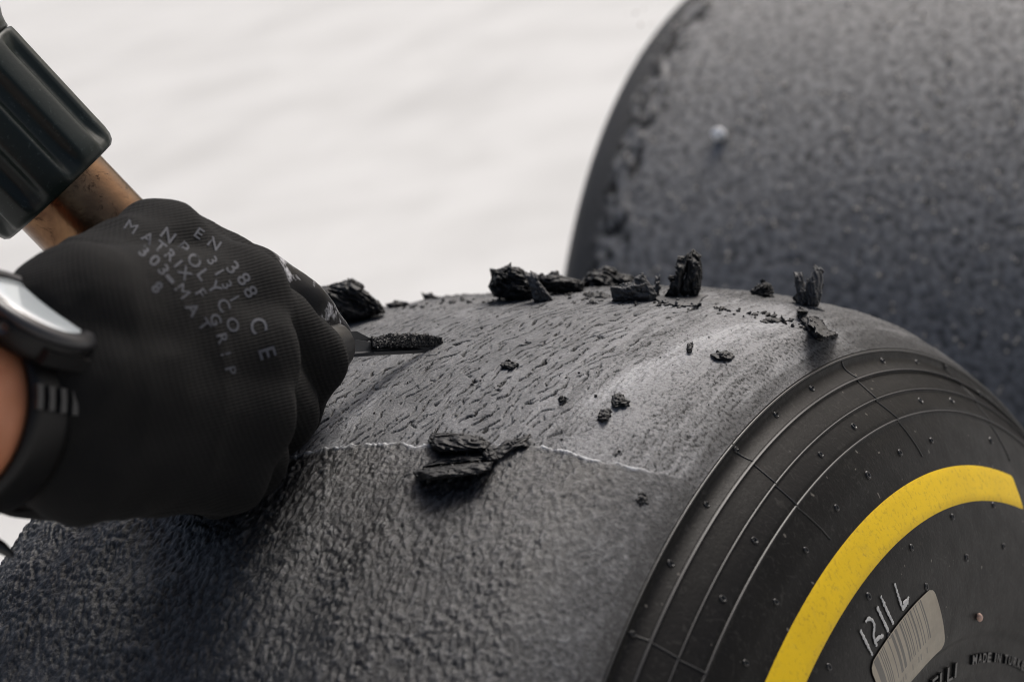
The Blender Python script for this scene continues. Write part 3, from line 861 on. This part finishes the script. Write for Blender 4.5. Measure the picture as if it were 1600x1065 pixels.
piece('rubber_chunk', [lump(z6([(1310, 395), (1330, 330), (1360, 260), (1362, 180), (1375, 135), (1400, 105), (1440, 140), (1458, 200), (1462, 265), (1450, 350), (1430, 395), (1370, 405)]), .0060, t0=tt(1075, 463) - .002, seed=10, grain=1.45, amp=.13, freq=11),
                       lump(z6([(1220, 400), (1262, 345), (1290, 300), (1302, 240), (1296, 190), (1306, 148), (1345, 152), (1368, 130), (1372, 190), (1350, 260), (1330, 330), (1310, 400)]), .0045, t0=tt(1060, 465) - .001, seed=11, grain=1.2, amp=.16),
                       lump(z6([(1240, 288), (1250, 268), (1292, 272), (1290, 292), (1275, 310), (1255, 305)]), .0018, t0=tt(1052, 465), seed=12, amp=.15, n=40, m=8),
                       lump(z6([(1252, 300), (1275, 300), (1300, 330), (1310, 370), (1290, 380), (1268, 330)]), .0012, t0=tt(1055, 465), seed=13, amp=.15, n=40, m=8)],
      M_chunk, 'tallest upright curl of torn rubber on the crest', 'rubber chunk')
piece('rubber_flake', [lump(z6([(1150, 425), (1230, 410), (1290, 385), (1420, 368), (1480, 385), (1512, 395), (1450, 440), (1425, 478), (1380, 478), (1290, 472), (1200, 452)]), .0022, lie=1, lift=.6, seed=14, grain=.1, amp=.25, n=80, m=12)],
      M_flake, 'flat pale rubber flake lying at the foot of the tall curl', 'rubber flake')
piece('rubber_chunk', [lump(z7([(658, 412), (663, 370), (700, 325), (740, 306), (775, 318), (792, 350), (785, 378), (812, 425), (730, 436)]), .0048, t0=tt(1190, 478) + .025, seed=15, grain=-.7, amp=.10, freq=14)],
      M_chunk, 'ribbed shell-shaped rubber curl alone on the crest right of the row', 'rubber chunk')
piece('rubber_flake', [lump(z7([(1000, 445), (985, 380), (990, 310), (1020, 262), (1040, 212), (1080, 238), (1088, 300), (1076, 350), (1084, 382), (1060, 445)]), .0028, t0=tt(1265, 492) - .002, seed=16, grain=1.4, amp=.16),
                       lump(z7([(903, 400), (936, 390), (924, 330), (914, 248), (940, 256), (966, 250), (975, 330), (1010, 400), (1015, 445), (940, 440)]), .0028, t0=tt(1255, 492) - .002, seed=17, grain=1.3, amp=.16),
                       lump(z7([(985, 452), (1060, 450), (1097, 475), (1094, 494), (1030, 488), (990, 475)]), .0025, t0=tt(1275, 492) - .002, seed=18, amp=.12, n=60, m=10)],
      M_flake, 'V-shaped pale curl of rubber standing near the right shoulder', 'rubber flake')
piece('rubber_chunk', [lump(z7([(938, 472), (950, 455), (972, 468), (1000, 490), (1060, 520), (1100, 560), (1120, 598), (1172, 612), (1178, 638), (1130, 664), (1050, 644), (1010, 602), (978, 552), (945, 512)]), .0042, lie=1, lift=.45, seed=19, grain=.75, amp=.14, freq=12)],
      M_chunk, 'long twisted black strip lying at the right shoulder below the V-shaped curl', 'rubber chunk')
piece('rubber_chunk', [lump(z8([(326, 262), (345, 230), (400, 222), (470, 230), (560, 242), (604, 268), (600, 300), (500, 312), (380, 312), (342, 292)]), .0055, lie=1, lift=.75, seed=20, grain=.08, amp=.12, freq=11),
                       lump(z8([(296, 382), (340, 350), (430, 322), (540, 308), (625, 326), (645, 352), (560, 362), (450, 366), (360, 378)]), .0055, lie=1, lift=.30, seed=21, grain=-.15, amp=.12, freq=11),
                       lump(z8([(255, 404), (300, 390), (400, 378), (520, 364), (620, 360), (606, 394), (560, 414), (440, 432), (300, 444), (268, 428)]), .0062, lie=1, lift=.8, seed=22, grain=-.15, amp=.11, freq=10),
                       lump(z8([(560, 280), (610, 288), (640, 320), (650, 350), (610, 370), (570, 350)]), .005, lie=1, lift=.5, seed=23, amp=.14, n=60, m=12),
                       lump(z8([(610, 300), (645, 292), (680, 260), (740, 252), (792, 230), (796, 246), (768, 265), (786, 285), (750, 285), (700, 312), (655, 345), (625, 340)]), .0032, lie=1, lift=.7, seed=24, grain=-.45, amp=.16)],
      M_chunk, 'three-lobed black rubber chunk with a twisted stem, astride the scraped edge', 'rubber chunk')
piece('rubber_flake', [lump(z8([(808, 303), (850, 315), (902, 330), (890, 352), (862, 364), (845, 345)]), .001, lie=1, lift=.9, seed=25, amp=.15, n=40, m=8)],
      M_flake, 'thin triangular rubber flake folded over the scraped edge', 'rubber flake')
def blob(cx, cy, w, h, k=10, seed=0):
    r_ = random.Random(seed); return [(cx + w / 2 * math.cos(q / k * 6.283) * r_.uniform(.65, 1.2), cy + h / 2 * math.sin(q / k * 6.283) * r_.uniform(.65, 1.2)) for q in range(k)]
for (cx, cy, w, h, T, lb) in [(1078, 543, 8, 18, .0020, 'upright splinter of rubber on the bare grey tread near the right shoulder'),
                              (1129, 556, 30, 14, .0022, 'dark peeled rubber crumb with a pale rim near the right shoulder'),
                              (795, 570, 30, 12, .0018, 'flat glossy rubber crumb in the middle of the cracked scraped tread'),
                              (967, 626, 27, 20, .0022, 'spiky dark rubber crumb above the scraped edge'),
                              (943, 649, 20, 17, .002, 'two-lobed rubber crumb just below the spiky one'),
                              (879, 623, 9, 8, .0012, 'tiny round rubber crumb left of the spiky one'),
                              (1206, 500, 32, 8, .0012, 'dark gap below the shell-shaped curl, laid in as a thin flake'),  # dark flake added in place of a shaded gap
                              (887, 459, 15, 8, .0012, 'small dark crumb under the rolled rubber strip'),
                              (920, 461, 13, 7, .0012, 'small dark crumb under the soft-focus lump'),
                              (941, 461, 27, 8, .0014, 'long dark crumb at the left foot of the peaked flake'),
                              (1004, 780, 16, 20, .0004, 'dark peeled tear on the lumpy tread below the scraped edge')]:
    piece('rubber_crumb', [lump(blob(cx, cy, w, h, 9, int(cx)), T * .6, lie=1, lift=.5, seed=int(cx) % 50, amp=.42, n=60, m=12, freq=6)], M_chunk, lb, 'rubber crumb')
# loose dust and tiny shreds
parts = []
IV, IF = ico(1)
for i in range(230):
    if i < 130: px, py = random.uniform(620, 1330), 0
    else: px, py = random.uniform(480, 1250), random.uniform(480, 760)
    if i < 130:
        py = np.interp(px, [620, 700, 830, 1000, 1100, 1200, 1330], [482, 470, 465, 468, 476, 490, 520]) + abs(random.gauss(0, 5))
    t, x, a = tread_t(px, py)
    if x > .122 or x < -.125: continue
    c = P(px, py, float(t)); s = random.uniform(.0002, .0007) * (1.5 if i < 130 else .7)
    V = IV * (1 + .35 * rng.standard_normal(len(IV)))[:, None] * np.array([random.uniform(.6, 1.8), random.uniform(.6, 1.8), random.uniform(.5, 1.1)]) * s
    parts.append((V + c + np.array([0, 0, .0003]), IF))
V, F = merge(parts)
tag(mk('rubber_dust', V, F, M_chunk, origin=V.mean(0), smooth=False), 'fine black rubber dust and shreds scattered over the scraped tread', 'rubber dust', None, 'stuff')

# ------------------------------------------------------------------ scraper
sc_o = P(540, 535, .862)
scraper = empty('scraper', sc_o, 'flat steel scraper held in the gloved fist, its blade pushed under the rubber', 'scraper')
pl = [(520, 520, .8575), (557, 517, .868), (582, 530, .876), (692, 532, .9000), (668, 546.5, .8940), (585, 549.5, .866), (540, 554, .8585), (520, 555, .8545)]
top = np.array([P(*q) for q in pl])
nrm = np.array([0, 0, 1.0])
bot = top - nrm * .0011
top2 = top
nP = len(pl)
V = np.vstack([top2, bot]); F = [list(range(nP)), list(range(nP, 2 * nP))[::-1]] + [[i, i + nP, (i + 1) % nP + nP, (i + 1) % nP] for i in range(nP)]
bl = mk('blade', V, F, M_steel, scraper, smooth=False)
hp = np.array([P(*q) for q in [(395, 575, .820), (440, 562, .832), (490, 548, .845), (525, 540, .856), (534, 538, .859)]])
V, F = tube(hp, [.010, .0105, .010, .0085, .006], 20)
mk('handle', V, F, M_black, scraper)
# crumbs carried on the blade
parts = []
quad = [top[2], top[3], top[4], top[5]]
for i in range(1900):
    u, v = random.random(), random.random() * .68
    c = (quad[0] * (1 - u) + quad[1] * u) * (1 - v) + (quad[3] * (1 - u) + quad[2] * u) * v
    hh = .0028 * (4 * v / .68 * (1 - v / .68))**.5 * min(1, u * 3 + .15) * min(1, (1.15 - u) * 3) * random.random()**.6
    s = random.uniform(.00025, .0008)
    V = IV * (1 + .4 * rng.standard_normal(len(IV)))[:, None] * s
    parts.append((V + c + np.array([0, 0, hh + .0003]), IF))
V, F = merge(parts)
tag(mk('rubber_crumb_heap', V, F, M_chunk, origin=V.mean(0), smooth=False), 'heap of fine black rubber crumbs piled along the scraper blade', 'rubber crumbs', None, 'stuff')

# ------------------------------------------------------------------ heat gun
ax = .68 * .98 * RT - .733 * .98 * UP + .20 * FW; ax /= np.linalg.norm(ax)
ge = P(91, 295, .86)                     # centre of the grip's end
k = .86 / FPX
gun = empty('heat_gun', ge, 'hot air gun with dark green fluted grip and scorched brass tube', 'heat gun')
nth = 180; th = np.arange(nth) / nth * 2 * np.pi
e1 = UP - ax * (UP @ ax); e1 /= np.linalg.norm(e1); e2 = np.cross(ax, e1)
def gun_rev(prof_, flute=0.0, nf=12, ph=0.0):
    V = []
    for s, r, fl in prof_:
        c_ = np.cos(nf * th + ph)
        R = r * (1 - fl * flute * sstep(-.2, .9, c_))
        V.append(ge + ax * s + (np.cos(th)[:, None] * e1 + np.sin(th)[:, None] * e2) * R[:, None])
    return np.stack(V, 1).reshape(-1, 3), gridfaces(nth, len(prof_), wu=True)
R0 = 120 * k
pg = [(-.020, .016, 0), (.001, .0195, 0), (.0010, R0 * .80, 0), (.0012, R0 * .90, 0), (.0000, R0 * .955, .1), (-.002, R0 * .985, .4), (-.005, R0, .8)] + [(-.01 - i * .0045, R0 * (1 + .002 * i), 1.0) for i in range(9)] + [(-.049, R0 * 1.02, .6), (-.0515, R0 * 1.02, .1), (-.053, R0 * 1.015, 0), (-.0535, R0 * .98, 0), (-.056, R0 * .88, 0)]
V, F = gun_rev(pg, .12, 9, .6)
mk('grip', V, F[:, ::-1], M_grip, gun)
ph_ = [(-.0535, R0 * .88, 0), (-.0540, R0 * .99, 0), (-.0555, R0 * 1.0, 0), (-.058, R0 * 1.03, 0), (-.062, R0 * 1.12, 0), (-.067, R0 * 1.26, 0), (-.076, R0 * 1.40, 0), (-.10, R0 * 1.48, 0), (-.20, R0 * 1.45, 0), (-.25, R0 * 1.2, 0), (-.255, .002, 0)]
V, F = gun_rev(ph_)
mk('motor_housing', V, F[:, ::-1], M_grip, gun)
pt = [(-.03, .0190, 0), (.0, .0194, 0), (.03, .0194, 0), (.055, .0192, 0), (.0552, .0180, 0), (.03, .0180, 0), (-.03, .0178, 0)]
V, F = gun_rev(pt)
tb = mk('hot_air_tube', V, F[:, ::-1], M_brass, gun)

# ------------------------------------------------------------------ hand
wc = P(-39, 641, .72)                     # wrist centre under the watch
elb = -.55 * RT + .10 * UP - .83 * FW; elb /= np.linalg.norm(elb)
person = empty('person', wc, 'bare wrist and right hand in a printed black work glove gripping the scraper', 'person')
caps = []
def cp(a, b): caps.append((P(*a[:3]), a[3] / 1000, P(*b[:3]), b[3] / 1000))
W1, W2, W3 = (125, 505, .742, 24), (105, 600, .735, 26), (115, 700, .738, 23)
K1, K2, K3, K4 = (362, 470, .80, 17), (372, 555, .791, 17.5), (368, 645, .786, 17), (345, 724, .785, 15)
cp(W1, K1); cp(W2, K2); cp(W2, K3); cp(W3, K4); cp(W3, K3); cp(W1, K2)
cp(K1, K2); cp(K2, K3); cp(K3, K4)
T0, T1, T2, T3, T4 = (160, 470, .772, 22), (250, 398, .80, 17), (388, 440, .835, 12.5), (462, 487, .850, 11.5), (502, 532, .862, 10.8)
cp(T0, T1); cp(T1, T2); cp(T1, K1)
nflesh = len(caps)
cp(T2, T3); cp(T3, T4)
I1, I2, I3 = (478, 560, .838, 13.5), (450, 632, .85, 12), (405, 600, .868, 11)
cp(K1, I1); cp(I1, I2); cp(I2, I3)
M1, M2, M3 = (434, 640, .826, 13), (392, 692, .845, 12), (350, 640, .865, 11)
cp(K2, M1); cp(M1, M2); cp(M2, M3)
R1, R2, R3 = (386, 712, .810, 12.5), (345, 742, .84, 11.5), (320, 690, .86, 10.5)
cp(K3, R1); cp(R1, R2); cp(R2, R3)
L1, L2, L3 = (338, 745, .805, 11.5), (300, 748, .83, 10.5), (285, 700, .85, 10)
cp(K4, L1); cp(L1, L2); cp(L2, L3)
coat_idx = [nflesh, nflesh + 1]

def sdf(p, kk=.0013):
    acc = np.zeros(len(p)); ds = []
    for A, ra_, B, rb_ in caps:
        ab = B - A; t = np.clip(((p - A) @ ab) / (ab @ ab), 0, 1)
        d = np.linalg.norm(p - A - t[:, None] * ab, axis=1) - (ra_ + (rb_ - ra_) * t)
        ds.append(d); acc += np.exp(-np.clip(d, -.05, .2) / kk)
    return -kk * np.log(acc), np.array(ds)

def glove_mesh():
    parts = []
    for A, ra_, B, rb_ in caps:
        ab = B - A; L = np.linalg.norm(ab); u = ab / L
        al = np.concatenate([-ra_ * np.cos(np.linspace(0, np.pi / 2, 7)), L + rb_ * np.sin(np.linspace(0, np.pi / 2, 7))])
        rd = np.concatenate([ra_ * np.sin(np.linspace(0, np.pi / 2, 7)), rb_ * np.cos(np.linspace(0, np.pi / 2, 7))])
        rd = np.maximum(rd, 1e-4)
        parts.append(tube(A + al[:, None] * u, rd, 20))
    V, F = merge(parts)
    o = mk('glove_source', V, F, M_glove, None, origin=wc)
    md = o.modifiers.new('r', 'REMESH'); md.mode = 'VOXEL'; md.voxel_size = .0016
    dg = bpy.context.evaluated_depsgraph_get(); dg.update()
    me = bpy.data.meshes.new_from_object(o.evaluated_get(dg))
    V = np.array([v.co[:] for v in me.vertices]) + wc; F = [list(p.vertices) for p in me.polygons]
    bpy.data.objects.remove(o); bpy.data.meshes.remove(me)
    for _ in range(8):
        e = 3e-4
        d0, _d = sdf(V)
        gx = np.stack([(sdf(V + e * np.eye(3)[i])[0] - d0) / e for i in range(3)], 1)
        gn = np.linalg.norm(gx, axis=1)[:, None] + 1e-6
        V = V - .7 * np.clip(d0, -.004, .004)[:, None] * gx / gn
    # cloth wrinkles
    w = V - wc
    cc = np.stack([w @ RT, w @ UP, w @ FW], 1)
    wr = perlin3(np.stack([cc[:, 0] * 38 + cc[:, 1] * 14, cc[:, 1] * 16, cc[:, 2] * 22], 1), 3) * .0014 + (1 - np.abs(perlin3(cc * np.array([55, 24, 40]), 6)) * 2) * .0011 + fbm3(cc * 180, 8, 2) * .00015
    V = V + gx / gn * wr[:, None]
    return V, F, cc
GV, GF, gcc = glove_mesh()
glove = mk('glove', GV, GF, M_glove, person)
tag(glove, 'black knitted work glove with faded grey print on its back')
vattr(glove, 'knit', np.stack([gcc[:, 0] * .96 + gcc[:, 1] * .25, gcc[:, 1] * .96 - gcc[:, 0] * .25, gcc[:, 2]], 1))
d_, ds_ = sdf(GV)
near = np.argmin(ds_, 0)
coat = np.isin(near, coat_idx).astype(float)
fattr(glove, 'coat', coat)
bvh = BVHTree.FromPolygons([tuple(v) for v in GV], GF)

def ray_glove(px, py):
    d = P(px, py, 1.0) - EYE; d /= np.linalg.norm(d)
    h = bvh.ray_cast(Vector(EYE), Vector(d))
    if h[0] is None: return None
    return np.array(h[0]) - d * .00035

def zg(x, y): return (180 + x / 3.804, 320 + y / 3.804)
def glove_letter(ch, x, y, size, ang, wide=1.0):
    """letter centre in zoomed photo coordinates, ang = reading direction (rad, y down)"""
    V, F = text_mesh(ch, 1.0, 0, 0.0 if ch == 'M' else .015)
    # split long triangles is not needed at this size
    mn, mx = V.min(0), V.max(0); q = (V - (mn + mx) / 2); q = q / max(1e-6, (mx[1] - mn[1]))
    if ch == '-': q = q * .35
    c_, s_ = math.cos(ang), math.sin(ang)
    X = x + size * wide * q[:, 0] * c_ + size * q[:, 1] * s_
    Y = y + size * wide * q[:, 0] * s_ - size * q[:, 1] * c_
    W = []
    for a_, b_ in zip(X, Y):
        h = ray_glove(*zg(a_, b_))
        if h is None: return
        W.append(h)
    mk('printed_letter', np.array(W), F, M_print, glove, smooth=False)
def letters(s, pts, size, wide=1.2):
    pts = np.array(pts, float); tg = np.gradient(pts, axis=0)
    for ch, p_, t_ in zip(s, pts, tg):
        if ch != ' ': glove_letter(ch, p_[0], p_[1], size, math.atan2(t_[1], t_[0]), wide)
letters('MATRIX F GRIP', [(95, 130), (195, 195), (268, 248), (330, 300), (375, 350), (415, 405), (460, 460), (510, 525), (555, 600), (597, 680), (638, 795), (658, 885), (688, 985)], 62)
letters('303-MAT', [(172, 275), (235, 330), (288, 385), (325, 440), (400, 512), (462, 620), (530, 712)], 68)
letters('8', [(250, 490), ], 68) if False else glove_letter('8', 250, 490, 72, .75, 1.0)
letters('N POLYCO', [(315, 180), (360, 215), (405, 255), (472, 330), (525, 415), (590, 490), (645, 595), (700, 712)], 70)
letters('EN', [(500, 170), (590, 230)], 62)
letters('3131', [(578, 330), (620, 400), (665, 475), (710, 555)], 60)
letters('388', [(700, 372), (765, 440), (805, 515)], 80)
letters('CE', [(852, 715), (905, 880)], 100, 1.0)

# cuff: ribbed knit band closing round the wrist, with a pull tab hanging below
cuffc = P(60, 628, .722) - elb * .004
V, F = frame_ring(wc - elb * .020, -elb, UP, [(.0300, 0), (.0315, .002), (.0318, .010), (.0320, .024), (.0305, .024), (.0290, .0)], 96)
mk('cuff', V, F, M_glove, glove)
# forearm
fa = np.array([wc - elb * s for s in (.050, .03, .01, 0, -.02, -.05, -.10, -.18, -.26)])
V, F = tube(fa, [.022, .0265, .0272, .0275, .028, .030, .034, .040, .043], 48)
mk('forearm', V, F, M_skin, person)
tab = np.array([P(-30, 838, .735), P(-12, 846, .735), P(4, 856, .735), P(16, 865, .735), P(21, 869, .735)])
V, F = tube(tab, [.0022, .0023, .002, .0014, .0006], 10)
V = np.vstack([V]); mk('pull_tab', V, F, M_black, glove)

# ------------------------------------------------------------------ watch
nv_ = .97 * (.53 * RT + .85 * UP) - .18 * FW
nv_ /= np.linalg.norm(nv_)
elb = elb - nv_ * (elb @ nv_); elb /= np.linalg.norm(elb)
wf = wc + nv_ * .0375                     # face centre
watch = empty('wrist_watch', wc + nv_ * .027, 'black sports watch strapped over the bare wrist, its glass reflecting white light', 'watch')
mj = .85 * RT - .53 * UP
V, F = frame_ring(wf, nv_, elb, [(.001, -.0105), (.0185, -.0105), (.0205, -.008), (.0208, -.003), (.0200, -.0012), (.0185, -.001), (.001, -.001)], 72, False)
mk('case', V, F, M_watchp, watch)
V, F = frame_ring(wf, nv_, elb, [(.0156, -.0008), (.0160, .0009), (.0190, .0012), (.0211, -.0004), (.0212, -.0020), (.0156, -.0016)], 72)
mk('bezel', V, F, M_bezel, watch)
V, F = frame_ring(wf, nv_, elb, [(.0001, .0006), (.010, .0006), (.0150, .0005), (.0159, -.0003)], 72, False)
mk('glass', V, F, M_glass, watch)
# strap round the wrist
V, F = frame_ring(wc, elb, nv_, [(.0284, -.0098), (.0305, -.0100), (.0312, -.006), (.0312, .004), (.0305, .0080), (.0284, .0078)], 96)
mk('strap', V, F, M_watchp, watch)
tv = np.cross(elb, nv_)
if tv @ (-FW) < 0: tv = -tv
def boxat(c, u, v, w, su, sv, sw):
    V = np.array([c + u * su * a + v * sv * b + w * sw * d for a in (-1, 1) for b in (-1, 1) for d in (-1, 1)])
    F = [[0, 1, 3, 2], [4, 6, 7, 5], [0, 4, 5, 1], [2, 3, 7, 6], [0, 2, 6, 4], [1, 5, 7, 3]]
    return V, F
def around(ang):  # direction round the wrist from the face towards the viewer
    return nv_ * math.cos(ang) + tv * math.sin(ang)
for i, off in enumerate((-.0075, -.0025, .0025, .0075)):
    parts = [boxat(wc + around(a_) * (.0325) + elb * off, elb, around(a_ + math.pi / 2), around(a_), .0012, .0020, .0008) for a_ in (.84, .94)]
    V, F = merge(parts); mk('strap_link', V, F, M_lug, watch, smooth=False)
for s_ in (-1, 1):
    V, F = boxat(wf - nv_ * .0065 + tv * .0185 * s_, elb, tv, nv_, .009, .0030, .0022); mk('lug', V, F, M_watchp, watch, smooth=False)
for an in (.5, 2.6):
    dirn = elb * math.cos(an) + tv * math.sin(an)
    V, F = tube(np.array([wf - nv_ * .0045 + dirn * .0195, wf - nv_ * .0045 + dirn * .0225]), .0019, 12); mk('button', V, F, M_bezel, watch)
